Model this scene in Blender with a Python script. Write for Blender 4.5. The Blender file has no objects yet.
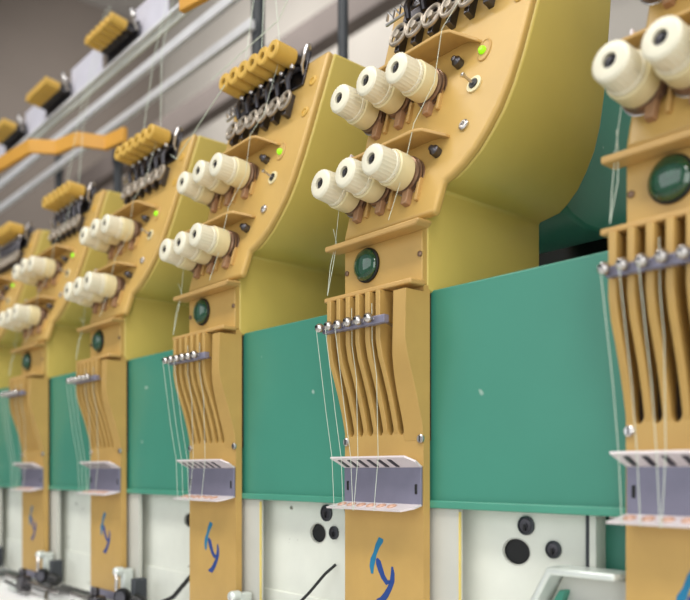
import bpy, bmesh, math, random
from mathutils import Vector, Matrix
random.seed(7)
PI = math.pi
scene = bpy.context.scene
col = scene.collection

# ------------------------------------------------------------ materials
def lin(c):
    return tuple((v/255/12.92 if v/255 <= .04045 else ((v/255+.055)/1.055)**2.4) for v in c)+(1,)

def mat(name, rgb, rough=.45, metal=0., var=.12, scale=30., bump=.0, emit=None, coat=0., speck=None, spec=.5):
    m = bpy.data.materials.new(name); m.use_nodes = True
    nt = m.node_tree; b = nt.nodes['Principled BSDF']
    b.inputs['Roughness'].default_value = rough
    b.inputs['Metallic'].default_value = metal
    b.inputs['Specular IOR Level'].default_value = spec
    if coat: b.inputs['Coat Weight'].default_value = coat
    tc = nt.nodes.new('ShaderNodeTexCoord')
    nz = nt.nodes.new('ShaderNodeTexNoise'); nz.inputs['Scale'].default_value = scale; nz.inputs['Detail'].default_value = 5
    nt.links.new(tc.outputs['Object'], nz.inputs['Vector'])
    rp = nt.nodes.new('ShaderNodeValToRGB')
    c = lin(rgb)
    rp.color_ramp.elements[0].position = .3; rp.color_ramp.elements[1].position = .7
    rp.color_ramp.elements[0].color = (c[0]*(1-var), c[1]*(1-var), c[2]*(1-var*1.2), 1)
    rp.color_ramp.elements[1].color = (min(1, c[0]*(1+var)), min(1, c[1]*(1+var)), min(1, c[2]*(1+var*.8)), 1)
    nt.links.new(nz.outputs['Fac'], rp.inputs['Fac'])
    out = rp.outputs['Color']
    if speck:                                   # small worn marks
        n2 = nt.nodes.new('ShaderNodeTexNoise'); n2.inputs['Scale'].default_value = speck[1]; n2.inputs['Detail'].default_value = 2
        nt.links.new(tc.outputs['Object'], n2.inputs['Vector'])
        r2 = nt.nodes.new('ShaderNodeValToRGB')
        r2.color_ramp.elements[0].position = speck[2]; r2.color_ramp.elements[0].color = (0, 0, 0, 1)
        r2.color_ramp.elements[1].position = speck[2]+.03; r2.color_ramp.elements[1].color = (1, 1, 1, 1)
        nt.links.new(n2.outputs['Fac'], r2.inputs['Fac'])
        mx = nt.nodes.new('ShaderNodeMix'); mx.data_type = 'RGBA'
        nt.links.new(r2.outputs['Color'], mx.inputs['Factor'])
        nt.links.new(out, mx.inputs['A']); mx.inputs['B'].default_value = lin(speck[0])
        out = mx.outputs['Result']
    nt.links.new(out, b.inputs['Base Color'])
    if bump:
        bp = nt.nodes.new('ShaderNodeBump'); bp.inputs['Strength'].default_value = bump; bp.inputs['Distance'].default_value = .001
        nt.links.new(nz.outputs['Fac'], bp.inputs['Height']); nt.links.new(bp.outputs['Normal'], b.inputs['Normal'])
    if emit:
        b.inputs['Emission Color'].default_value = lin(emit[0]); b.inputs['Emission Strength'].default_value = emit[1]
    return m

M = dict(
    housing=mat('yellow_painted_casing', (206, 184, 98), .42, var=.04, scale=12, bump=.05),
    face=mat('tan_plastic_face', (198, 162, 92), .40, var=.05, scale=20, bump=.05),
    plate=mat('tan_needle_plate', (190, 154, 88), .42, var=.06, scale=25, speck=((150, 120, 75), 60, .74)),
    shelf=mat('tan_shelf', (194, 156, 94), .45, var=.06),
    slot_shade=mat('dark_slot_shade', (44, 30, 16), .8),
    teal=mat('teal_enamel', (62, 136, 116), .36, var=.05, scale=6, speck=((150, 178, 165), 38, .755)),
    teal_edge=mat('teal_trim', (72, 146, 124), .3, var=.04),
    steel=mat('brushed_steel', (200, 196, 196), .28, metal=1., var=.1, scale=80),
    darksteel=mat('dark_oxidised_steel', (92, 90, 96), .35, metal=1., var=.2, scale=90),
    wheel=mat('worn_wheel_metal', (172, 162, 152), .42, metal=.55, var=.25, scale=120),
    disc=mat('brown_tension_disc', (140, 112, 92), .35, metal=.6, var=.2, scale=90),
    rib=mat('shadow_brown_plastic', (166, 128, 96), .45, var=.1, scale=60),
    lilac=mat('lilac_grey_bracket', (128, 126, 146), .38, metal=.25, var=.08, scale=40),
    bracket_edge=mat('pale_bracket', (222, 212, 214), .35, metal=.1, var=.05),
    ceramic=mat('orange_ceramic', (200, 158, 136), .3, var=.08),
    ivory=mat('ivory_knob', (232, 226, 204), .35, var=.03, scale=60, spec=.5),
    ivory2=mat('cream_knob_collar', (226, 214, 172), .35, var=.05, scale=60),
    ochre=mat('ochre_knob', (208, 168, 80), .42, var=.06, scale=60),
    orange=mat('orange_thread_bar', (205, 150, 60), .45, var=.08, scale=12),
    black=mat('black_plastic', (14, 14, 15), .45, var=.2),
    green=mat('green_glass_button', (20, 72, 48), .08, var=.3, scale=120, coat=1.),
    lime=mat('lime_led', (150, 210, 20), .4, emit=((120, 225, 8), .8)),
    blue=mat('blue_emblem', (30, 66, 136), .4, var=.1),
    cyan=mat('cyan_emblem', (24, 116, 156), .4, var=.1),
    white=mat('white_machine_enamel', (226, 228, 218), .35, var=.05, scale=22, speck=((120, 118, 104), 55, .735)),
    greypanel=mat('grey_machine_enamel', (196, 196, 188), .4, var=.04, scale=15),
    yellowline=mat('yellow_gasket', (226, 204, 120), .5),
    rail=mat('white_rail', (214, 214, 218), .4, var=.06, scale=30),
    post=mat('dark_post', (52, 56, 62), .5, var=.15),
    thread=mat('pale_thread', (206, 216, 200), .6, var=.03),
    cloth=mat('white_embroidery_ground', (250, 250, 250), .8, var=.02),
    wall3=mat('brown_wall', (136, 126, 120), .9, var=.12, scale=.7),
    wall=mat('taupe_wall', (196, 190, 184), .9, var=.14, scale=.7),
    wall2=mat('light_grey_wall', (176, 172, 170), .9, var=.08, scale=.9),
    mount=mat('pale_lilac_plate', (204, 202, 214), .45, var=.05),
    duct=mat('dark_duct', (116, 106, 102), .8, var=.08, scale=3),
    floor=mat('grey_floor', (205, 202, 196), .7, var=.1, scale=3),
    silver=mat('cast_silver', (216, 222, 218), .3, metal=.35, var=.08, scale=40),
)

# ------------------------------------------------------------ mesh helpers
def smooth(bm, ang=32):
    a = math.radians(ang)
    for f in bm.faces: f.smooth = True
    for e in bm.edges:
        if len(e.link_faces) == 2 and e.calc_face_angle(0) > a: e.smooth = False

def obj(name, bm, m, parent=None, bevel=0., seg=2, norm=True):
    if norm: bmesh.ops.recalc_face_normals(bm, faces=bm.faces)
    smooth(bm)
    me = bpy.data.meshes.new(name); bm.to_mesh(me); bm.free()
    o = bpy.data.objects.new(name, me); col.objects.link(o)
    me.materials.append(M[m])
    if parent: o.parent = parent
    if bevel:
        b = o.modifiers.new('bevel', 'BEVEL'); b.width = bevel; b.segments = seg; b.limit_method = 'ANGLE'; b.angle_limit = math.radians(35)
        b.harden_normals = False
    return o

def tag(o, label=None, cat=None, group=None, kind=None):
    if label: o['label'] = label
    if cat: o['category'] = cat
    if group: o['group'] = group
    if kind: o['kind'] = kind
    return o

def thing(name, loc, label, cat, group=None):
    o = bpy.data.objects.new(name, None); o.empty_display_size = .02; col.objects.link(o)
    o.location = loc
    return tag(o, label, cat, group)

def children(o): return [c for c in bpy.data.objects if c.parent == o]

def copy_tree(o, parent=None):
    c = o.copy(); col.objects.link(c)
    if parent: c.parent = parent
    for ch in children(o): copy_tree(ch, c)
    return c

def box(bm, x0, x1, y0, y1, z0, z1, Mx=None):
    vs = [bm.verts.new(Vector((x, y, z)) if Mx is None else Mx @ Vector((x, y, z))) for z in (z0, z1) for y in (y0, y1) for x in (x0, x1)]
    for q in ((0, 1, 3, 2), (4, 6, 7, 5), (0, 4, 5, 1), (2, 3, 7, 6), (0, 2, 6, 4), (1, 5, 7, 3)):
        bm.faces.new([vs[i] for i in q])
    return bm

def lathe(bm, prof, Mx, n=28, ridges=0, rd=0.):
    """prof = [(radius, height)...] around local +Z, closed at both ends."""
    rings = []
    for r, h in prof:
        if r < 1e-6: rings.append([bm.verts.new(Mx @ Vector((0, 0, h)))]); continue
        ring = []
        for i in range(n):
            a = 2*PI*i/n; rr = r*(1 - (rd if ridges and (i % 2) else 0))
            ring.append(bm.verts.new(Mx @ Vector((rr*math.cos(a), rr*math.sin(a), h))))
        rings.append(ring)
    for a, b in zip(rings, rings[1:]):
        if len(a) == 1 and len(b) == 1: continue
        if len(a) == 1:
            for i in range(n): bm.faces.new((a[0], b[i], b[(i+1) % n]))
        elif len(b) == 1:
            for i in range(n): bm.faces.new((a[i], a[(i+1) % n], b[0]))
        else:
            for i in range(n): bm.faces.new((a[i], a[(i+1) % n], b[(i+1) % n], b[i]))
    if len(rings[0]) > 1: bm.faces.new(rings[0][::-1])
    if len(rings[-1]) > 1: bm.faces.new(rings[-1])
    return bm

def prism(bm, pts, axis, a, b, Mx=None):
    """polygon pts (2D) extruded along axis from a to b."""
    def V(p, k):
        if axis == 'x': v = Vector((k, p[0], p[1]))
        elif axis == 'y': v = Vector((p[0], k, p[1]))
        else: v = Vector((p[0], p[1], k))
        return v if Mx is None else Mx @ v
    A = [bm.verts.new(V(p, a)) for p in pts]; B = [bm.verts.new(V(p, b)) for p in pts]
    bm.faces.new(A); bm.faces.new(B[::-1])
    n = len(pts)
    for i in range(n): bm.faces.new((A[i], B[i], B[(i+1) % n], A[(i+1) % n]))
    return bm

def tube(bm, pts, r, n=8, closed=False):
    pts = [Vector(p) for p in pts]; rings = []
    m = len(pts); up = None
    for i, p in enumerate(pts):
        if closed: t = pts[(i+1) % m]-pts[i-1]
        else: t = pts[min(i+1, m-1)]-pts[max(i-1, 0)]
        t.normalize()
        if up is None:
            up = t.orthogonal().normalized()
        else:
            up = (up - t*up.dot(t)).normalized()
        s = t.cross(up)
        rr = r[i] if isinstance(r, (list, tuple)) else r
        rings.append([bm.verts.new(p+(up*math.cos(2*PI*k/n)+s*math.sin(2*PI*k/n))*rr) for k in range(n)])
    R = list(zip(rings, rings[1:]))
    if closed: R.append((rings[-1], rings[0]))
    for a, b in R:
        for k in range(n): bm.faces.new((a[k], a[(k+1) % n], b[(k+1) % n], b[k]))
    if not closed: bm.faces.new(rings[0][::-1]); bm.faces.new(rings[-1])
    return bm

def holed_plate(bm, outer, holes, y0, y1):
    """flat plate in XZ with through holes, from y0 (front) to y1."""
    edges = []; loops = []
    for loop in [outer]+holes:
        vs = [bm.verts.new((x, y0, z)) for x, z in loop]; loops.append(vs)
        for i in range(len(vs)): edges.append(bm.edges.new((vs[i], vs[(i+1) % len(vs)])))
    g = bmesh.ops.triangle_fill(bm, use_beauty=True, use_dissolve=False, edges=edges)
    faces = [f for f in g['geom'] if isinstance(f, bmesh.types.BMFace)]
    mp = {}
    for vs in loops:
        for v in vs: mp[v] = bm.verts.new((v.co.x, y1, v.co.z))
    for f in faces: bm.faces.new([mp[v] for v in f.verts][::-1])
    for vs in loops:
        n = len(vs)
        for i in range(n): bm.faces.new((vs[i], vs[(i+1) % n], mp[vs[(i+1) % n]], mp[vs[i]]))
    return bm

AX = lambda d, o=(0, 0, 0): Matrix.Translation(Vector(o)) @ Vector(d).to_track_quat('Z', 'Y').to_matrix().to_4x4()
def N(): return bmesh.new()

# ------------------------------------------------------------ face frame of the sloping front
SL, Z0 = .285, .258
AL = math.atan(SL)
UP = Vector((0, math.sin(AL), math.cos(AL))); NR = Vector((0, -math.cos(AL), math.sin(AL)))
def fp(x, z, off=0.):                    # point on the slope at height z, lifted off it
    return Vector((x, SL*(z-Z0), z)) + NR*off
FM = Matrix(((1, 0, 0, 0), (0, UP.y, NR.y, 0), (0, UP.z, NR.z, Z0), (0, 0, 0, 1)))   # local (x, along, out)
def T(z): return (z-Z0)/math.cos(AL)

RIGHT = [(.0508, .193), (.0508, .243), (.0595, .2458), (.0650, .2515), (.0670, Z0), (.0690, .272), (.0700, .2870), (.0790, .2902), (.0890, .2970), (.1005, .3085),
         (.1100, .3235), (.1185, .3410), (.1245, .3630), (.1287, .3900), (.1315, .420), (.1350, .465), (.1385, .515)]

def build_head():
    root = thing('embroidery_unit', (0, 0, 0), 'x', 'embroidery machine head', None)
    # ---- housing: outline swept back from the front
    bm = N()
    left = [(-.0555, .515), (-.0555, Z0), (-.0555, .193)]
    hr = [(.0508, .193), (.0508, Z0), (.0508, .2880)] + [p for p in RIGHT if p[1] > .29]
    ol = hr + left; NR_ = len(hr)
    F = [bm.verts.new((x, (SL*(z-Z0) if z > Z0 else 0)+.004, z)) for x, z in ol]
    def by(z): return .169 if z > .289 else .175
    B = [bm.verts.new((x, by(z), z)) for x, z in ol]
    n = len(ol); k = 1
    bm.faces.new(F[k:NR_+2]); bm.faces.new([F[NR_+2]]+F[0:k+1]+[F[NR_+1]])
    for i in range(n): bm.faces.new((F[i], F[(i+1) % n], B[(i+1) % n], B[i]))
    bm.faces.new(B[::-1])
    obj('housing', bm, 'housing', root, .003, 3)
    # ---- face plate, a slightly smaller skin with a rounded rim
    bm = N()
    def off(p): return (p[0]-.0012, p[1])
    up = [off(p) for p in RIGHT if p[1] >= Z0] + [(-.0545, .515), (-.0545, Z0)]
    prism(bm, [(x, T(z)) for x, z in up], 'z', -.0055, .0035, FM)
    fo = obj('face_plate', bm, 'face', root, .0032, 4)
    # ---- nameplate section between the two shelves
    bm = N(); box(bm, -.0545, .0500, -.0012, .006, .199, .2565)
    pn = obj('button_panel', bm, 'face', root, .001)
    bm = N(); prism(bm, [(-.064, .2468), (.058, .2468), (.062, .2495), (.062, .2522), (-.064, .2522)], 'y', -.019, -.001)
    obj('thread_shelf', bm, 'shelf', root, .0012)
    bm = N(); box(bm, -.064, .0540, -.0200, -.001, .1968, .2014)
    obj('thread_shelf', bm, 'shelf', root, .0012)
    bm = N(); lathe(bm, [(.0165, 0), (.0165, .002), (.0152, .0028)], AX((0, -1, 0), (-.021, -.0012, .229)), 36)
    obj('button_ring', bm, 'black', root)
    bm = N(); lathe(bm, [(.0150, 0), (.0150, .003), (.0135, .0052), (.0100, .0070), (.0050, .0081), (0, .0084)], AX((0, -1, 0), (-.021, -.0024, .229)), 36)
    tag(obj('green_button', bm, 'green', root), 'domed dark green glassy button')
    for x, z in ((-.0505, .2265), (.0478, .2262)):
        bm = N(); lathe(bm, [(.0026, 0), (.0026, .0012), (.0018, .0016)], AX((0, -1, 0), (x, -.0012, z)), 16)
        obj('screw', bm, 'disc', root)
    # ---- lower needle plate with slots
    slots = [-.0456, -.0322, -.0185, -.0050, .0090, .0228]
    holes = []
    for sx in slots:
        w = .0041; h = [(sx-w, .190), (sx+w, .190), (sx+w, .072)] if sx < .02 else [(sx-w, .190), (.0345, .190), (.0345, .150), (.0285, .122), (sx+w, .112), (sx+w, .072)]
        for a in range(1, 6): h.append((sx+w*math.cos(PI*a/6), .072-w*math.sin(PI*a/6)*1.6))
        h.append((sx-w, .072)); holes.append(h)
    bm = N(); holed_plate(bm, [(-.0554, -.146), (.0506, -.146), (.0506, .1985), (-.0554, .1985)], holes, 0, .0082)
    obj('needle_plate', bm, 'plate', root)
    bm = N(); box(bm, -.053, .049, .0084, .0115, .06, .192); obj('slot_shade_sheet', bm, 'slot_shade', root)  # dark brown sheet stands in for the shade inside the slots
    bm = N(); box(bm, -.0554, .0506, -.0012, .0082, -.1585, -.1465); obj('bottom_strip', bm, 'lilac', root, .0008)
    # fins between the slots: side profile (y, z)
    pf = [(0, .1965), (-.0235, .1965), (-.0235, .152), (-.0205, .137), (-.0150, .122), (-.0090, .104), (-.0040, .086), (-.0012, .074), (0, .067)]
    edges = [-.0554]+[s+.0041 for s in slots]; ends = [s-.0041 for s in slots]+[.0506]
    for i, (a, b) in enumerate(zip(edges, ends)):
        bm = N()
        if i < 6: prism(bm, pf, 'x', a, b)
        else:
            rows = [(.1925, -.0225, .0352), (.150, -.0235, .0350), (.137, -.0210, .0322), (.122, -.0160, .0290), (.104, -.0100, .0269), (.086, -.0048, .0269), (.074, -.0016, .0269), (.060, -.0002, .0269)]
            R = [[bm.verts.new(v) for v in ((xl, .0002, z), (xl, y, z), (b, y, z), (b, .0002, z))] for z, y, xl in rows]
            for A, B in zip(R, R[1:]):
                for q in range(4): bm.faces.new((A[q], A[(q+1) % 4], B[(q+1) % 4], B[q]))
            bm.faces.new(R[0]); bm.faces.new(R[-1][::-1])
        obj('guard_fin', bm, 'plate', root, .0007)
    # take-up lever tips and the bar that joins them
    for i, sx in enumerate(slots):
        bm = N()
        c = Vector((sx-.0055, -.036, .1690+(i % 2)*.0004))
        lathe(bm, [(0, -.0044), (.0024, -.0040), (.0041, -.0020), (.0046, 0), (.0041, .0020), (.0024, .0040), (0, .0044)], AX((0, -1, .2), c), 16)
        tube(bm, [c+Vector((0, .003, 0)), (sx, -.02, .167), (sx, .004, .160)], .0014, 8)
        lv = obj('take_up_lever', bm, 'steel', root)
        bm = N(); lathe(bm, [(.0012, 0), (.0012, .0006)], AX((0, -1, .2), c+Vector((0, -.0045, .0009))), 10); obj('eyelet', bm, 'black', lv)
    bm = N(); box(bm, -.0535, .0320, -.0310, -.0245, .1640, .1715); obj('lever_bar', bm, 'lilac', root, .0008)
    # thread guide bracket: back plate with two splayed flanges
    bm = N(); box(bm, -.0535, .0500, -.0026, -.0004, .0015, .0370)
    br = obj('guide_bracket', bm, 'lilac', root, .0004)
    def flange(za, zb, ya, yb, name):
        bm = N(); th = .0016
        d = 1 if zb > za else -1
        hs = []
        A = [(-.0535, ya, za), (.0500, ya, za), (.0500, yb*.55, za+(zb-za)*.55), (.0430, yb, zb), (-.0580, yb, zb)]
        lo = [bm.verts.new(p) for p in A]; hi = [bm.verts.new((p[0], p[1]-th*.5, p[2]-d*th)) for p in A]
        bm.faces.new(lo); bm.faces.new(hi[::-1])
        for i in range(5): bm.faces.new((lo[i], lo[(i+1) % 5], hi[(i+1) % 5], hi[i]))
        return obj(name, bm, 'bracket_edge', br)
    flange(.0370, .0465, -.0010, -.0165, 'upper_flange')
    flange(.0015, -.0035, -.0010, -.0215, 'lower_flange')
    for i in range(6):
        x = -.0455+i*.0137
        bm = N(); q = [bm.verts.new(v) for v in ((x-.0022, -.0045, .0363), (x+.0022, -.0045, .0363), (x+.0006, -.0145, .0425), (x-.0038, -.0145, .0425))]
        q2 = [bm.verts.new(v.co+Vector((0, 0, .0008))) for v in q]; bm.faces.new(q); bm.faces.new(q2[::-1])
        for k in range(4): bm.faces.new((q[k], q[(k+1) % 4], q2[(k+1) % 4], q2[k]))
        obj('guide_notch', bm, 'darksteel', br)
        bm = N(); tube(bm, [(x+.0034*math.cos(2*PI*k/14), -.0125+.0038*math.sin(2*PI*k/14), .0006+.24*.0038*math.sin(2*PI*k/14)) for k in range(14)], .0013, 6, True)
        obj('ceramic_eyelet', bm, 'ceramic', br)
    for x, z in ((.0440, .0165), (-.0480, .0185)):
        bm = N(); box(bm, x-.0014, x+.0014, -.0034, -.0020, z-.0045, z+.0045); obj('screw_slot', bm, 'black', br, .0006)
    for x, z in ((.0478, .0615), (-.0525, .0610)):
        bm = N(); lathe(bm, [(.0040, 0), (.0040, .0016), (.0030, .0024)], AX((0, -1, 0), (x, 0, z)), 20)
        sc = obj('screw', bm, 'steel', root)
        bm = N(); box(bm, x-.0005, x+.0005, -.0028, -.0022, z-.003, z+.003); obj('screw_slot', bm, 'black', sc)
    # painted emblem on the lower plate: three brush strokes
    def stroke(pts, ws, m):
        bm = N(); L = []; R = []
        for i, p in enumerate(pts):
            a = Vector(pts[max(i-1, 0)]); b = Vector(pts[min(i+1, len(pts)-1)]); d = (b-a).normalized(); q = Vector((-d.y, d.x))
            L.append(Vector(p)+q*ws[i]); R.append(Vector(p)-q*ws[i])
        prism(bm, [tuple(v) for v in L+R[::-1]], 'y', -.0003, .001)
        obj('emblem', bm, m, root)
    stroke([(-.0010, -.0325), (-.0045, -.0325), (-.0085, -.0380), (-.0120, -.0455), (-.0150, -.0520), (-.0165, -.0580), (-.0160, -.0650)], [.0012, .0036, .0030, .0022, .0034, .0030, .0014], 'cyan')
    stroke([(-.0095, -.0500), (-.0075, -.0535), (-.0045, -.0600), (-.0010, -.0665), (.0040, -.0715), (.0085, -.0700)], [.0014, .0034, .0034, .0028, .0026, .0012], 'blue')
    stroke([(.0110, -.0560), (.0118, -.0620), (.0112, -.0690), (.0080, -.0760), (.0030, -.0830), (-.0030, -.0890), (-.0100, -.0895)], [.0010, .0024, .0030, .0028, .0032, .0034, .0010], 'blue')
    # ---- tension knobs: two rows of three
    KD = Vector((0, -math.cos(math.radians(5)), math.sin(math.radians(5)))); KU = Vector((0, KD.z, -KD.y))
    for zt, xs, tz in ((.283, (-.0433, -.0083, .0269), (.3038, .3048, .3068)), (.3685, (-.0448, -.0083, .0320), (.3925, .3965, .3930))):
        for x, z in zip(xs, tz):
            tip = fp(x, z-.054*NR.z, .054)
            o_ = tip-KD*.0525
            Mx = Matrix(((1, 0, 0, o_.x), (0, KU.y, KD.y, o_.y), (0, KU.z, KD.z, o_.z), (0, 0, 0, 1)))
            bm = N(); lathe(bm, [(.0120, -.0040), (.0120, -.0005), (.0168, .0000), (.0172, .0014), (.0168, .0026), (.0120, .0032), (.0120, .0044), (.0176, .0052), (.0176, .0070), (.0140, .0078), (.0135, .0084), (.0172, .0090), (.0165, .0108), (.0130, .0125)], Mx, 32)
            td = obj('tension_disc', bm, 'disc', root)
            bm = N()
            tube(bm, [Mx @ Vector((.0182*math.cos(a), .0182*math.sin(a), .004)) for a in [PI*(1.05+.08*k) for k in range(9)]], .0007, 6)
            obj('check_spring', bm, 'steel', td)
            bm = N(); lathe(bm, [(.0135, .0122), (.0163, .0130), (.0167, .0150), (.0165, .0290), (.0155, .0302)], Mx, 40)
            kc = obj('knob_collar', bm, 'ivory2', root)
            bm = N(); lathe(bm, [(.0140, .0302), (.0151, .0306), (.0152, .0334), (.0143, .0340), (.0146, .0350), (.0139, .0505), (.0128, .0519), (.0115, .0525), (.0054, .0525), (.0052, .0480), (0, .0480)], Mx, 48, 1, .035)
            kn = obj('tension_knob', bm, 'ivory', root)
            bm = N(); lathe(bm, [(.0051, .0480), (.0050, .0498), (.0022, .0500), (.0020, .0524), (0, .0526)], Mx, 12)
            obj('knob_spindle', bm, 'darksteel', kn)
        # dark post and steel pin right of the row
        bm = N(); lathe(bm, [(.0048, .003), (.0048, .010), (.0030, .012), (.0026, .014), (0, .0145)], Matrix.Translation(fp(xs[2]+.0290, zt+.0330)) @ AX(NR), 16)
        obj('guide_post', bm, 'darksteel', root)
    # posts and ribs rising under the knobs; posts browner to carry the knobs' shadows
    for zb, ztp, xs in ((.2720, .2960, (-.036, -.0045, .030)), (.3600, .3820, (-.036, -.0045, .033))):
        for x in xs:
            bm = N(); prism(bm, [(x-.0035, T(zb)), (x+.0035, T(zb)), (x+.0045, T(ztp)), (x-.0045, T(ztp))], 'z', .002, .0100, FM)
            obj('tension_post', bm, 'rib', root, .0010)
            bm = N(); prism(bm, [(x+.010, T(zb)+.002), (x+.0135, T(zb)+.002), (x+.0135, T(ztp)), (x+.010, T(ztp))], 'z', .002, .0075, FM)
            obj('face_rib', bm, 'shelf', root, .0008)
    # bent ledges above each knob row
    for zr, zc, xc, xr, ze, pr in ((.3290, .3330, .0500, .0670, .3280, .029), (.4170, .4240, .0610, .0830, .4140, .031)):
        bm = N(); th = .0030
        sec = [(-.0545, zr+.002, pr), (xc-.004, zc, pr), (xc+.004, zc-.001, pr*.92), (xr, ze, pr*.25)]
        L = []
        for x, z, p_ in sec:
            a = fp(x, z, .001); b = fp(x, z, .001)+Vector((0, -p_, 0)); d = Vector((0, 0, th))
            L.append([bm.verts.new(v) for v in (a, b, b+d, a+d)])
        for A, B in zip(L, L[1:]):
            for k in range(4): bm.faces.new((A[k], A[(k+1) % 4], B[(k+1) % 4], B[k]))
        bm.faces.new(L[0]); bm.faces.new(L[-1][::-1])
        obj('thread_shelf', bm, 'shelf', root, .0008)
        bm = N(); box(bm, -.0560, -.0535, T(zr)-.004, T(zr)+.014, .002, .018, FM); obj('shelf_end_glare', bm, 'bracket_edge', root, .0006)  # pale block stands in for white glare on the shelf's left end
    # LED, switch, bolts on the right margin
    bm = N(); tube(bm, [fp(.0885+.0062*math.cos(2*PI*k/24), .4045, .0040)+UP*.0105*math.sin(2*PI*k/24) for k in range(24)], .0011, 6, True)
    prism(bm, [(.0885+.0058*math.cos(2*PI*k/20), T(.4045)+.0100*math.sin(2*PI*k/20)) for k in range(20)], 'z', .002, .0042, FM)
    lr = obj('lamp_bezel', bm, 'shelf', root)
    bm = N(); lathe(bm, [(.0036, .004), (.0036, .0060), (.0024, .0078), (0, .0082)], Matrix.Translation(fp(.0870, .4040)) @ AX(NR), 16)
    tag(obj('indicator_lamp', bm, 'lime', lr), 'lit lime green indicator lamp')
    bm = N(); lathe(bm, [(.0078, .003), (.0078, .0050), (.0050, .0052)], Matrix.Translation(fp(.0845, .3725)) @ AX(NR), 24)
    sw = obj('switch_plate', bm, 'ivory2', root)
    bm = N(); lathe(bm, [(.0046, .0050), (.0046, .0062), (0, .0063)], Matrix.Translation(fp(.0845, .3725)) @ AX(NR), 16); obj('switch_socket', bm, 'black', sw)
    bm = N(); lathe(bm, [(.0013, .005), (.0013, .014), (.0022, .016), (.0022, .018), (0, .019)], Matrix.Translation(fp(.0845, .3725)) @ AX((-.25, NR.y, NR.z+.2)), 12); obj('switch_lever', bm, 'steel', sw)
    bm = N(); lathe(bm, [(.0050, .003), (.0050, .0055), (.0036, .0065), (.0022, .0065), (.0020, .0052), (0, .0052)], Matrix.Translation(fp(.0822, .3340)) @ AX(NR), 18)
    tag(obj('hex_bolt', bm, 'steel', root), 'shiny steel hexagon bolt')
    for x, z in ((.1180, .4440), (.1190, .4830)):
        bm = N(); lathe(bm, [(.0060, .003), (.0060, .0046), (.0052, .0050), (.0036, .0050), (.0034, .0040), (0, .0040)], Matrix.Translation(fp(x, z)) @ AX(NR), 20)
        obj('face_bolt', bm, 'ochre', root)
    # thread sensor wheels (top row) + second row peeping behind
    for i in range(6):
        x = -.024+.0225*i; z = .4620
        Mx = Matrix.Translation(fp(x, z, .016)) @ AX((-.05, NR.y, NR.z))
        bm = N()
        tube(bm, [Mx @ Vector((.0106*math.cos(2*PI*k/24), .0106*math.sin(2*PI*k/24), 0)) for k in range(24)], .0021, 8, True)
        for k in range(3):
            a = 2*PI*k/3; tube(bm, [Mx @ Vector((0, 0, 0)), Mx @ Vector((.0096*math.cos(a), .0096*math.sin(a), 0))], .0012, 6)
        lathe(bm, [(.0040, -.0030), (.0040, .0030), (0, .0034)], Mx, 12)
        wh = obj('thread_wheel', bm, 'wheel', root)
        bm = N(); prism(bm, [(x-.0050, T(z)-.016), (x+.0010, T(z)-.016), (x+.0010, T(z)+.014), (x-.0050, T(z)+.014)], 'z', .0030, .0130, FM)
        obj('wheel_block', bm, 'darksteel', wh, .0008)
    # pretension row
    bm = N(); prism(bm, [(-.034, T(.484)), (.102, T(.484)), (.102, T(.527)), (-.034, T(.527))], 'z', .0035, .0065, FM)
    obj('spring_plate', bm, 'darksteel', root, .0006)
    for i in range(6):
        x = -.017+.0209*i; z = .5170
        o_ = fp(x, z-.0085, .0477)-KD*.0477
        Mx = Matrix(((1, 0, 0, o_.x), (0, KU.y, KD.y, o_.y), (0, KU.z, KD.z, o_.z), (0, 0, 0, 1))) @ Matrix.Diagonal((1, 1, .76, 1))
        bm = N(); pts = []
        for k in range(41):
            a = 2*PI*k/8; pts.append(Mx @ Vector((.0078*math.cos(a), .0078*math.sin(a), .006+.0185*k/40)))
        tube(bm, pts, .0013, 6); lathe(bm, [(.0045, .004), (.0045, .027)], Mx, 12)
        lathe(bm, [(.0100, .005), (.0100, .0065)], Mx, 20); lathe(bm, [(.0092, .0105), (.0092, .0118)], Mx, 20)
        obj('pretension_spring', bm, 'darksteel', root)
        bm = N()
        lathe(bm, [(.0100, .0242), (.0112, .0252), (.0114, .0290), (.0110, .0610), (.0098, .0628), (.0046, .0628), (.0044, .0570), (0, .0570)], Mx, 24)
        pk = obj('pretension_knob', bm, 'ochre', root)
        bs = bm = N(); X_ = x+.002
        tube(bs, [fp(X_, .507, .008), fp(X_+.001, .497, .018), fp(X_, .486, .020), fp(X_+.002, .474, .016)], [.0034, .0042, .0036, .0026], 8)
        la = obj('lever_arm', bs, 'darksteel', root)
        bm = N(); lathe(bm, [(0, -.0034), (.0026, -.0022), (.0034, 0), (.0026, .0022), (0, .0034)], Matrix.Translation(fp(X_+.006, .499, .021)), 12); obj('chrome_ball', bm, 'steel', la)
        bm = N(); lathe(bm, [(.0043, .0560), (.0043, .0580), (0, .0585)], Mx, 10); obj('knob_spindle', bm, 'black', pk)
    bm = N()
    tube(bm, [fp(.098, .498, .006), fp(.104, .502, .014), fp(.110, .512, .018), fp(.110, .523, .017), fp(.106, .5295, .012), fp(.1025, .528, .008)], .0018, 8)
    obj('wire_hook', bm, 'steel', root)
    bm = N()
    tube(bm, [fp(-.05+.0045*k, .4905+(.005 if k % 2 else 0), .014+(.004 if k % 2 else 0)) for k in range(30)], .0014, 6)
    tube(bm, [fp(-.052, .488, .012), fp(.084, .490, .018)], .0016, 8)
    obj('spring_wire', bm, 'steel', root)
    bm = N(); box(bm, .030, .034, .018, .0182, .1, .1001) if False else None
    bm.free()
    return root

head = build_head()
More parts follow.
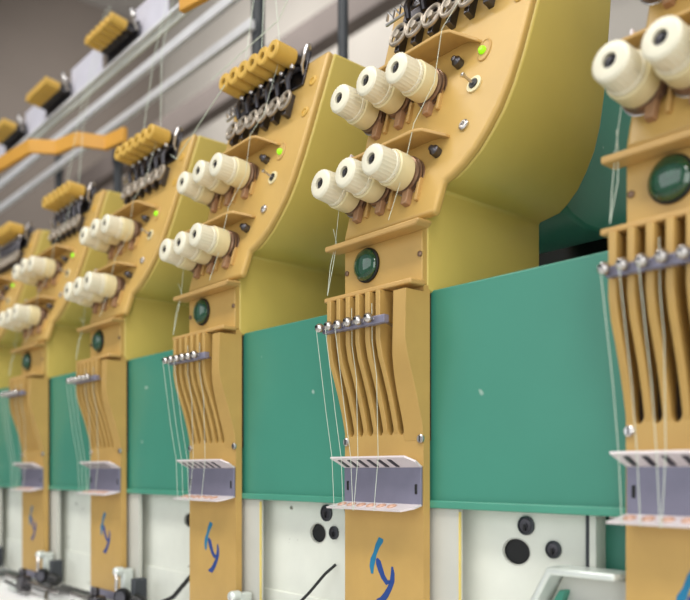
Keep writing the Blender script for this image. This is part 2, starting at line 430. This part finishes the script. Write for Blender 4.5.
# X position of each head and its label
HEADS = [(0, 'sharply focused yellow embroidery head at front centre, its green button and knobs clearest'),
         (.301, 'blurred embroidery head cut off by the right edge of the photo'),
         (-.30, 'yellow embroidery head directly left of the sharp front one, six ochre knobs fully in view'),
         (-.60, 'yellow embroidery head third from the right in the row'),
         (-.90, 'blurred yellow embroidery head fourth from the right, lower plate near the left edge'),
         (-1.20, 'small blurred yellow embroidery head, only its upper half showing at the left edge'),
         (-1.50, 'farthest blurred embroidery head, a sliver at the left edge')]
heads = []
for i, (x, lab) in enumerate(HEADS):
    o = head if i == 0 else copy_tree(head)
    o.location = (x, 0, 0); tag(o, lab, 'embroidery machine head', 'embroidery heads mounted in a row along the beam'); heads.append(o)

# ------------------------------------------------------------ beam, dark gap bar, arms
def single(name, bm, m, label, cat, group=None, bevel=0., seg=2, kind=None):
    return tag(obj(name, bm, m, None, bevel, seg), label, cat, group, kind)

beam = thing('machine_beam', (-.6, .08, 0), 'long glossy teal beam running behind the plates of all the heads', 'machine beam')
bm = N(); box(bm, -1.6, 1.35, .0122-.08, .15-.08, 0, .1955); o = obj('beam_body', bm, 'teal', beam, .0018, 3)
bm = N(); box(bm, -1.6, 1.35, .0085-.08, .0122-.08, -.0005, .0065); obj('bottom_lip', bm, 'teal_edge', beam, .0012)

bm = N(); box(bm, -2.6, 1.2, .365, .40, .10, .345)  # added black bar stands in for the shade under the teal arms
single('gap_shade_bar', bm, 'black', 'black bar added for the shade in the gap above the teal beam', 'machine beam', bevel=.003)

arm_prof = [(.1695, .322), (.184, .305), (.200, .296), (.226, .290), (.262, .290), (.300, .297), (.335, .312), (.352, .350), (.350, .410), (.333, .460), (.300, .500), (.1695, .505)]
ARML = {0: 'teal curved head arm between the sharp front head and the right-edge head', .30: 'teal head arm behind the head cut by the right edge',
        -.30: 'teal head arm behind the head left of the sharp front one', -.60: 'teal head arm behind the third head from the right',
        -.90: 'teal head arm behind the fourth head from the right', -1.20: 'teal head arm behind the small head at the left edge', -1.5: 'teal head arm behind the farthest head'}
arm0 = None
for x, lab in ARML.items():
    if x not in (0, -.30, .30): continue
    if arm0 is None:
        bm = N(); prism(bm, arm_prof, 'x', -.050, .072); arm0 = obj('teal_casting', bm, 'teal', None, .004, 3); o = arm0
    else: o = arm0.copy(); col.objects.link(o)
    o.location = (x, 0, 0); tag(o, lab, 'casting', 'teal arms behind the heads')

# ------------------------------------------------------------ white machine bodies under the beam
def panel(x, xr, holes, lab, yellow=True):
    t = thing('white_machine_base', (x, .03, -.17), lab, 'machine base', 'white machine bodies under the teal beam')
    def P_(name, bm, m, bev=0.):
        o = obj(name, bm, m, None, bev); o.parent = t; o.matrix_parent_inverse = Matrix.Translation((-x, -.03, .17)); return o
    bm = N(); hl = []
    for hx, hz, r, kind in holes:
        if kind == 'hole': hl.append([(x+hx+r*1.4*math.cos(2*PI*k/28), hz+r*1.1*math.sin(2*PI*k/28)) for k in range(28)])
    holed_plate(bm, [(x+.050, -.166), (x+xr, -.166), (x+xr, -.0008), (x+.050, -.0008)], hl, .030, .036)
    P_('front_panel', bm, 'white', .0)
    bm = N(); box(bm, x-.050, x+.0805, .0130, .0180, -.166, -.0006); P_('side_strip', bm, 'greypanel')
    bm = N(); box(bm, x+.0805, x+.0816, .0125, .0150, -.166, -.0030); P_('gasket', bm, 'yellowline' if yellow else 'greypanel')
    bm = N(); box(bm, x-.05, x+xr, .058, .062, -.166, -.0008); P_('inner_wall', bm, 'black')
    bm = N(); box(bm, x+.0665, x+xr, .0275, .0305, -.166, -.1050); P_('lower_step', bm, 'white', .002)
    bm = N(); box(bm, x+xr, x+xr+.003, .028, .05, -.166, -.0008); P_('seam', bm, 'post')
    if xr < .2:
        bm = N(); box(bm, x+.2005, x+.2060, .026, .040, -.166, -.0008); P_('end_strip', bm, 'white')
    for hx, hz, r, kind in holes:
        if kind == 'hole':
            bm = N(); prism(bm, [(x+hx+r*1.35*math.cos(2*PI*k/28), hz+r*1.05*math.sin(2*PI*k/28)) for k in range(28)], 'y', .0325, .037); P_('hole_shade', bm, 'black')  # black disc stands in for the shade inside the hole
            bm = N(); tube(bm, [(x+hx+r*1.4*math.cos(2*PI*k/28), .030, hz+r*1.1*math.sin(2*PI*k/28)) for k in range(28)], .0006, 6, True); P_('hole_rim', bm, 'greypanel')
        if kind == 'bolt':
            bm = N(); lathe(bm, [(r, 0), (r, .0022), (r*.8, .0028), (r*.8, .0012), (0, .0012)], AX((0, -1, 0), (x+hx, .0302, hz)), 24); b = P_('bolt', bm, 'post')
            bm = N(); lathe(bm, [(r*.72, .001), (r*.72, .0024), (r*.3, .0026), (r*.3, .0034), (0, .0034)], AX((0, -1, 0), (x+hx, .0302, hz)), 20); P_('bolt_head', bm, 'darksteel')
            bm = N(); box(bm, x+hx-.0010, x+hx+.0010, .0262, .0278, hz-r*.55, hz+.001); P_('key_slot', bm, 'black')
    return t
panel(0, .196, [(.1290, -.0350, .0102, 'hole'), (.1395, -.0125, .0080, 'bolt'), (.1660, -.0305, .0072, 'bolt')], 'white machine body with round black hole and bolts, right of the sharp head plate')
panel(-.30, .241, [(.1660, -.0350, .0098, 'hole'), (.1810, -.0125, .0090, 'bolt'), (.1975-.004, -.0330, .0072, 'bolt')], 'white machine body with round black hole, left of the sharp head plate')
panel(-.60, .241, [(.1905, -.0340, .0085, 'hole')], 'pale machine body with a half-hidden black hole, left of the second head plate', False)
panel(-.90, .241, [], 'plain pale machine body between the two leftmost plates', False)
panel(-1.20, .241, [], 'plain pale machine body left of the leftmost plate', False)

# teal block and silver clamp frame near the right edge
bm = N(); box(bm, .2035, .244, .040, .075, -.060, -.004)
single('teal_block', bm, 'teal', 'small teal block under the beam beside the right-edge head plate', 'machine block', bevel=.001)
def rod(bm, a, b, w, h):
    a = Vector(a); b = Vector(b); d = (b-a); L = d.length
    Mx = AX(d, a); box(bm, -w/2, w/2, -h/2, h/2, 0, L, Mx)
fr = thing('clamp_frame', (.20, 0, -.11), 'silver cast clamp frame with teal recess at bottom right corner', 'clamp frame')
def FR(name, bm, m, bev=.001):
    o = obj(name, bm, m, None, bev); o.parent = fr; o.matrix_parent_inverse = Matrix.Translation((-.20, 0, .11)); return o
bm = N(); prism(bm, [(.150, -.098), (.183, -.040), (.240, -.040), (.240, -.0455), (.186, -.0460), (.157, -.098)], 'y', -.006, .020); FR('frame_rim', bm, 'silver', .002)
bm = N(); prism(bm, [(.160, -.098), (.187, -.0465), (.240, -.0465), (.240, -.098)], 'y', .012, .020); FR('back_plate', bm, 'greypanel', .001)
bm = N(); prism(bm, [(.176, -.098), (.186, -.074), (.240, -.074), (.240, -.079), (.190, -.079), (.182, -.098)], 'y', -.004, .012); FR('inner_rim', bm, 'silver', .0015)
bm = N(); prism(bm, [(.200, -.098), (.224, -.080), (.228, -.080), (.205, -.098)], 'y', -.004, .012); FR('brace', bm, 'silver', .001)
bm = N(); prism(bm, [(.180, -.070), (.188, -.058), (.193, -.058), (.188, -.072)], 'y', .004, .013); FR('teal_inset', bm, 'teal', .001)
bm = N(); prism(bm, [(.192, -.073), (.196, -.068), (.206, -.068), (.206, -.0735)], 'y', .004, .013); FR('dark_inset', bm, 'post', .001)

# dark cable under the beam, left of the sharp plate
for pts, lab in (([(-.0330, .012, -.1085), (-.055, .016, -.092), (-.070, .020, -.080), (-.0900, .024, -.0620)][::-1], 'thin black cable rising behind the sharp head plate'),):
    bm = N()
    tube(bm, [(-.170, -.004, -.1420), (-.150, .004, -.1200), (-.128, .012, -.0980), (-.110, .020, -.0760), (-.100, .026, -.0660)], .0016, 8)
    single('cable', bm, 'black', lab, 'cable')
bm = N(); tube(bm, [(-.500, .0, -.158), (-.455, .004, -.152), (-.415, .010, -.136), (-.375, .018, -.100)], .0030, 8)
single('cable', bm, 'black', 'black cable curling behind the second head plate', 'cable')

# ------------------------------------------------------------ presser mechanisms and table at the lower left
def mech():
    t = thing('presser_mechanism', (0, 0, 0), 'x', 'presser mechanism')
    bm = N(); tube(bm, [(-.075, -.022, -.158), (.02, -.022, -.160), (.16, -.020, -.164)], .0035, 10); obj('drive_rod', bm, 'steel', t)
    bm = N(); tube(bm, [(-.055, -.030, -.168), (.06, -.032, -.172)], .0028, 10); obj('drive_rod', bm, 'darksteel', t)
    bm = N(); lathe(bm, [(.013, 0), (.013, .005), (.011, .008), (.011, .006), (.006, .006), (.006, .009), (.003, .009), (0, .007)], AX((.5, -.8, .1), (.083, -.012, -.146)), 28); obj('pulley', bm, 'black', t)
    bm = N(); lathe(bm, [(.0085, 0), (.0085, .002)], AX((.5, -.8, .1), (.087, -.0185, -.1455)), 24); obj('pulley_ring', bm, 'darksteel', t)
    bm = N(); box(bm, .058, .070, -.006, .010, -.150, -.108); lathe(bm, [(.007, 0), (.007, .012), (.004, .014)], AX((0, -1, 0), (.064, -.004, -.112)), 16); obj('lever_housing', bm, 'silver', t, .002)
    bm = N(); tube(bm, [(.064, -.016, -.112), (.074, -.018, -.122), (.072, -.018, -.136), (.083, -.018, -.146)], .0026, 8); obj('crank', bm, 'steel', t)
    bm = N(); box(bm, .100, .112, -.010, .010, -.156, -.118); obj('clamp_block', bm, 'post', t, .002)
    bm = N(); box(bm, .010, .034, -.034, -.014, -.178, -.150); lathe(bm, [(.006, 0), (.006, .014)], AX((0, 0, 1), (.016, -.024, -.152)), 14); obj('clamp_block', bm, 'darksteel', t, .003)
    bm = N(); lathe(bm, [(.008, 0), (.010, .004), (.010, .016), (.006, .020)], AX((-.8, -.5, .3), (.136, -.008, -.150)), 18); obj('knob', bm, 'black', t)
    bm = N(); tube(bm, [(.120, -.010, -.158), (.140, -.03, -.168), (.170, -.04, -.175)], .0035, 8); obj('needle_clamp', bm, 'steel', t)
    bm = N(); box(bm, -.040, -.012, -.030, -.006, -.182, -.164); obj('presser_foot', bm, 'silver', t, .003)
    return t
m0 = None
for x, lab in ((-.60, 'chrome and black presser mechanism at the foot of the third head from the right'),
               (-.90, 'blurred presser mechanism at the foot of the leftmost visible plate'),
               (-.30, 'presser mechanism at the foot of the head left of the sharp one'),
               (-1.20, 'small blurred presser mechanism in the lower left corner')):
    if m0 is None: m0 = mech(); o = m0
    else: o = copy_tree(m0)
    o.location = (x, 0, 0); tag(o, lab, 'presser mechanism', 'presser mechanisms under the heads')

bm = N(); box(bm, -2.4, 1.2, -.20, .30, -.195, -.1835)
single('embroidery_table', bm, 'cloth', 'bright white embroidery table under the row of heads', 'table', bevel=.003)

# ------------------------------------------------------------ rails, posts and thread guides above
def rail(y, z, h, d, lab, m='rail', x0=-3.2, x1=-.66):
    bm = N(); box(bm, x0, x1, y, y+d, z, z+h)
    return single('guide_rail', bm, m, lab, 'rail', None, .001)
rail(.30, .905, .020, .012, 'upper of the two white diagonal rails above the heads')
rail(.30, .832, .018, .012, 'lower of the two white diagonal rails above the heads')
rr = thing('thread_rail', (-1.3, .19, .878), 'dark edged top rail carrying the ochre knob groups', 'rail')
def RR(name, bm, m, bev=.001):
    o = obj(name, bm, m, None, bev); o.parent = rr; o.matrix_parent_inverse = Matrix.Translation((1.3, -.19, -.878)); return o
bm = N(); box(bm, -3.0, .3, .168, .176, .829, .836); RR('rail_bar', bm, 'rail')
bm = N(); box(bm, -3.0, .3, .176, .182, .816, .835); RR('rail_channel', bm, 'greypanel')
for x0_, x1_ in ((-.862, -.738), (-1.165, -1.012), (-1.445, -1.320), (-1.76, -1.60)):
    bm = N(); box(bm, x0_, x1_, .178, .182, .8365, .905); RR('mount_plate', bm, 'mount')
def guide_group():
    t = thing('thread_tensioner', (0, 0, 0), 'x', 'thread tensioner')
    bm = N(); box(bm, -.075, .085, .014, .018, -.024, .012); obj('backing', bm, 'darksteel', t, .001)
    Rm = Matrix.Rotation(math.radians(6), 4, 'X')
    for i in range(6):
        x = -.06+.024*i
        Mx = Rm @ AX((0, -1, .28), (x, .014, -.004))
        bm = N()
        tube(bm, [Mx @ Vector((.010*math.cos(2*PI*k/8), .010*math.sin(2*PI*k/8), .018*k/32)) for k in range(33)], .002, 6); lathe(bm, [(.006, 0), (.006, .02)], Mx, 10)
        obj('spring', bm, 'darksteel', t)
        bm = N(); lathe(bm, [(.0105, .019), (.0118, .021), (.0115, .055), (.0100, .057), (.005, .057), (.005, .052), (0, .052)], Mx, 20)
        obj('tensioner_knob', bm, 'ochre', t)
    bm = N(); tube(bm, [(.085, .010, -.012), (.094, -.004, .006), (.096, -.008, .020), (.090, -.004, .030)], .003, 8)
    lathe(bm, [(0, -.008), (.007, -.004), (.008, 0), (.007, .004), (0, .008)], AX((0, 0, 1), (.094, -.002, .010)), 14); obj('wire_hook', bm, 'steel', t)
    return t
g0 = guide_group()
for i, (x, lab) in enumerate(((-.905, 'ochre thread tensioner group highest on the top rail'), (-1.225, 'ochre thread tensioner group second highest on the top rail'), (-1.495, 'ochre thread tensioner group at the left edge on the top rail'))):
    o = g0 if i == 0 else copy_tree(g0)
    o.location = (x, .158, .862); o.scale = (.85, .85, .85); tag(o, lab, 'thread tensioner', 'tensioner groups on the top rail')

# folded orange thread bars
def ribbon(pts, z0, z1, th, lab):
    bm = N(); V = [Vector(p) for p in pts]; L = []; R = []
    for i, p in enumerate(V):
        d = (V[min(i+1, len(V)-1)]-V[max(i-1, 0)]).normalized(); q = Vector((-d.y, d.x))*th/2
        L.append(p+q); R.append(p-q)
    prism(bm, [tuple(v) for v in L+R[::-1]], 'z', z0, z1)
    return single('folded_thread_bar', bm, 'orange', lab, 'thread bar', 'orange folded thread bars', .001)
ribbon([(-1.262, .052), (-1.100, .068), (-1.072, .110), (-1.005, .125), (-.985, .176), (-.920, .186)], .676, .704, .010, 'orange folded thread bar across the rails at the left')
ribbon([(-.485, .062), (-.400, .078), (-.372, .120), (-.260, .140), (-.232, .185), (-.10, .20)], .694, .724, .010, 'orange folded thread bar cut off by the top edge')

# dark posts
for (x, y, r, za, zt, lab) in ((-.7192, .36, .0130, .3, 1.5, 'dark vertical post behind the head left of the sharp one'),
                   (-.472, .36, .0090, .3, 1.5, 'thin dark vertical post just left of the sharp head'),
                   (-1.32, .36, .0105, .3, .84, 'dark vertical post behind the third head from the right'),
                   (-1.695, .36, .0105, .3, .92, 'blurred dark post at the left beneath the folded bar')):
    bm = N(); lathe(bm, [(r, -1.1), (r, zt)], Matrix.Translation((x, y, 0)), 16)
    lathe(bm, [(r*1.25, zt-.05), (r*1.25, zt-.02)], Matrix.Translation((x, y, 0)), 16)
    single('post', bm, 'post', lab, 'post', 'dark posts behind the heads')

# ------------------------------------------------------------ threads
def thr(pts, lab, group, r=.00028):
    bm = N(); tube(bm, pts, r, 5)
    return single('thread', bm, 'thread', lab, 'thread', group)
names = {0: 'the sharp head', .301: 'the right-edge head', -.3: 'the second head', -.6: 'the third head from the right', -.9: 'the fourth head from the right'}
slots = [-.0456, -.0322, -.0185, -.0050, .0090, .0228]
for hx, nm in names.items():
    g = 'threads hanging from the lever tips of '+nm
    for i in (0, 1, 2):
        thr([(hx+slots[i]-.0055, -.0400, .166), (hx+slots[i]-.001, -.032, .09), (hx+slots[i]-.002, -.0235, .046), (hx+slots[i], -.0225, -.004)], 'pale thread hanging in front of the plate of '+nm, g)
    for i in (2, 4):
        thr([(hx+slots[i], -.0240, .185), (hx+slots[i]+.001, -.0245, .15), (hx+slots[i]+.001, -.0190, .12), (hx+slots[i]+.001, -.0170, .045), (hx+slots[i]+.001, -.0225, -.004)],
            'pale thread running down the fins and bracket of '+nm, 'threads on the bracket of '+nm)
    p = lambda x, z, off: fp(x, z, off)+Vector((hx, 0, 0))
    thr([p(.078, .520, .03), p(.066, .447, .026), p(.060, .418, .033), p(.052, .375, .022), p(.046, .333, .030), p(.036, .29, .022), p(.030, .25, .022)],
        'pale thread running down the sloping face of '+nm, None)
    for k in (0, 1):
        thr([p(-.052, .262+.03*k, .02), p(-.055-.002*k, .2525, .010), p(-.050-.004*k, .228, .012), p(-.0535, .2, .008)], 'pale thread looped at the shelf end of '+nm, 'threads at the shelf end of '+nm)
# threads from the rails down to the pretension rows
for hx, nm in ((0, 'sharp head'), (-.3, 'second head'), (-.6, 'third head'), (-.9, 'fourth head')):
    for i in ((0, 2, 4) if hx > -.5 else (1, 4)):
        x = hx-.020+.0209*i
        a = fp(x-hx, .522, .020); a.x += hx
        thr([a, (x-.03-.012*i, .10, .70), (x-.06-.014*i, .170, .95)], 'pale thread rising from the ochre knobs of the '+nm+' to the rail', 'threads rising from the ochre knobs of the '+nm, .0004)
thr([tuple(fp(-.005, .497, .050)+Vector((-.3, 0, 0))), (-.46, .04, .47), (-.62, .10, .55)], 'slack pale thread trailing left from the ochre knobs of the second head', None, .0006)
thr([(-.245, .12, .72), (-.30, .10, .62), (-.40, .06, .565)], 'slack pale thread curving left beside the thin post', None, .0006)

# ------------------------------------------------------------ room
def struct(name, bm, m):
    o = obj(name, bm, m); o['kind'] = 'structure'; return o
bm = N(); box(bm, -6.0, 4.0, 3.0, 3.1, -1.1, 4.0); struct('wall_back', bm, 'wall')
bm = N(); box(bm, -6.1, -6.0, -4.0, 3.1, -1.1, 4.0); struct('wall_left', bm, 'wall3')
bm = N(); box(bm, -6.1, 4.0, -4.0, 3.1, -1.2, -1.1); struct('floor', bm, 'floor')
bm = N(); box(bm, -6.1, 4.0, -4.0, 3.1, 4.0, 4.1); struct('ceiling', bm, 'wall2')

bm = N(); box(bm, -6, 4, 2.20, 2.30, 2.33, 2.50)
single('ceiling_duct', bm, 'duct', 'blurred dark grey duct running along the back wall at the top', 'duct', bevel=.01)
# ------------------------------------------------------------ light
def area(name, loc, target, sx, sy, power, colr=(1, 1, 1)):
    l = bpy.data.lights.new(name, 'AREA'); l.shape = 'RECTANGLE'; l.size = sx; l.size_y = sy; l.energy = power; l.color = colr
    o = bpy.data.objects.new(name, l); col.objects.link(o); o.location = loc
    o.rotation_euler = (Vector(target)-Vector(loc)).to_track_quat('-Z', 'Y').to_euler(); return o
area('overhead_light', (-.3, -1.3, 2.6), (-.3, .0, .2), 3.2, .5, 62, (1, .97, .92))
area('overhead_light', (1.6, -1.0, 2.3), (-.1, .1, .2), .5, 2.4, 34, (1, .97, .92))
area('fill_light', (-.6, -3.2, .9), (-.4, 0, 0), 3.5, 2.0, 34, (.95, .98, 1))  # unseen fill behind the camera, lights the machine from the front
area('fill_light', (2.9, -1.5, .1), (-.1, .1, .25), 2.0, 2.0, 40, (1, .99, .95))  # low fill added on the right to brighten the undersides
area('overhead_light', (-3.6, 1.4, 3.2), (-3.8, 3.0, 1.8), 3.0, .6, 60, (1, .98, .95))  # unseen back light, placed to brighten the visible back wall
w = bpy.data.worlds.new('World'); scene.world = w; w.use_nodes = True
w.node_tree.nodes['Background'].inputs[0].default_value = (.9, .95, 1, 1); w.node_tree.nodes['Background'].inputs[1].default_value = .45

# ------------------------------------------------------------ camera: level, shifted frame
cd = bpy.data.cameras.new('camera'); cam = bpy.data.objects.new('camera', cd); col.objects.link(cam)
fpx = 800.; cd.sensor_width = 36; cd.sensor_fit = 'HORIZONTAL'; cd.lens = fpx/690*36
cam.location = (.54, -.521, .0336)
th = math.atan(700/fpx)
fwd = Vector((-math.cos(th), math.sin(th), 0))
cam.rotation_euler = fwd.to_track_quat('-Z', 'Y').to_euler()
cd.shift_y = (470-300)/690
cd.clip_start = .02; cd.clip_end = 40
cd.dof.use_dof = True; cd.dof.focus_distance = .77; cd.dof.aperture_fstop = 4.6
scene.camera = cam
scene.view_settings.view_transform = 'Standard'; scene.view_settings.look = 'None'
scene.view_settings.gamma = 1; scene.view_settings.use_curve_mapping = False
scene.view_settings.exposure = -0.12
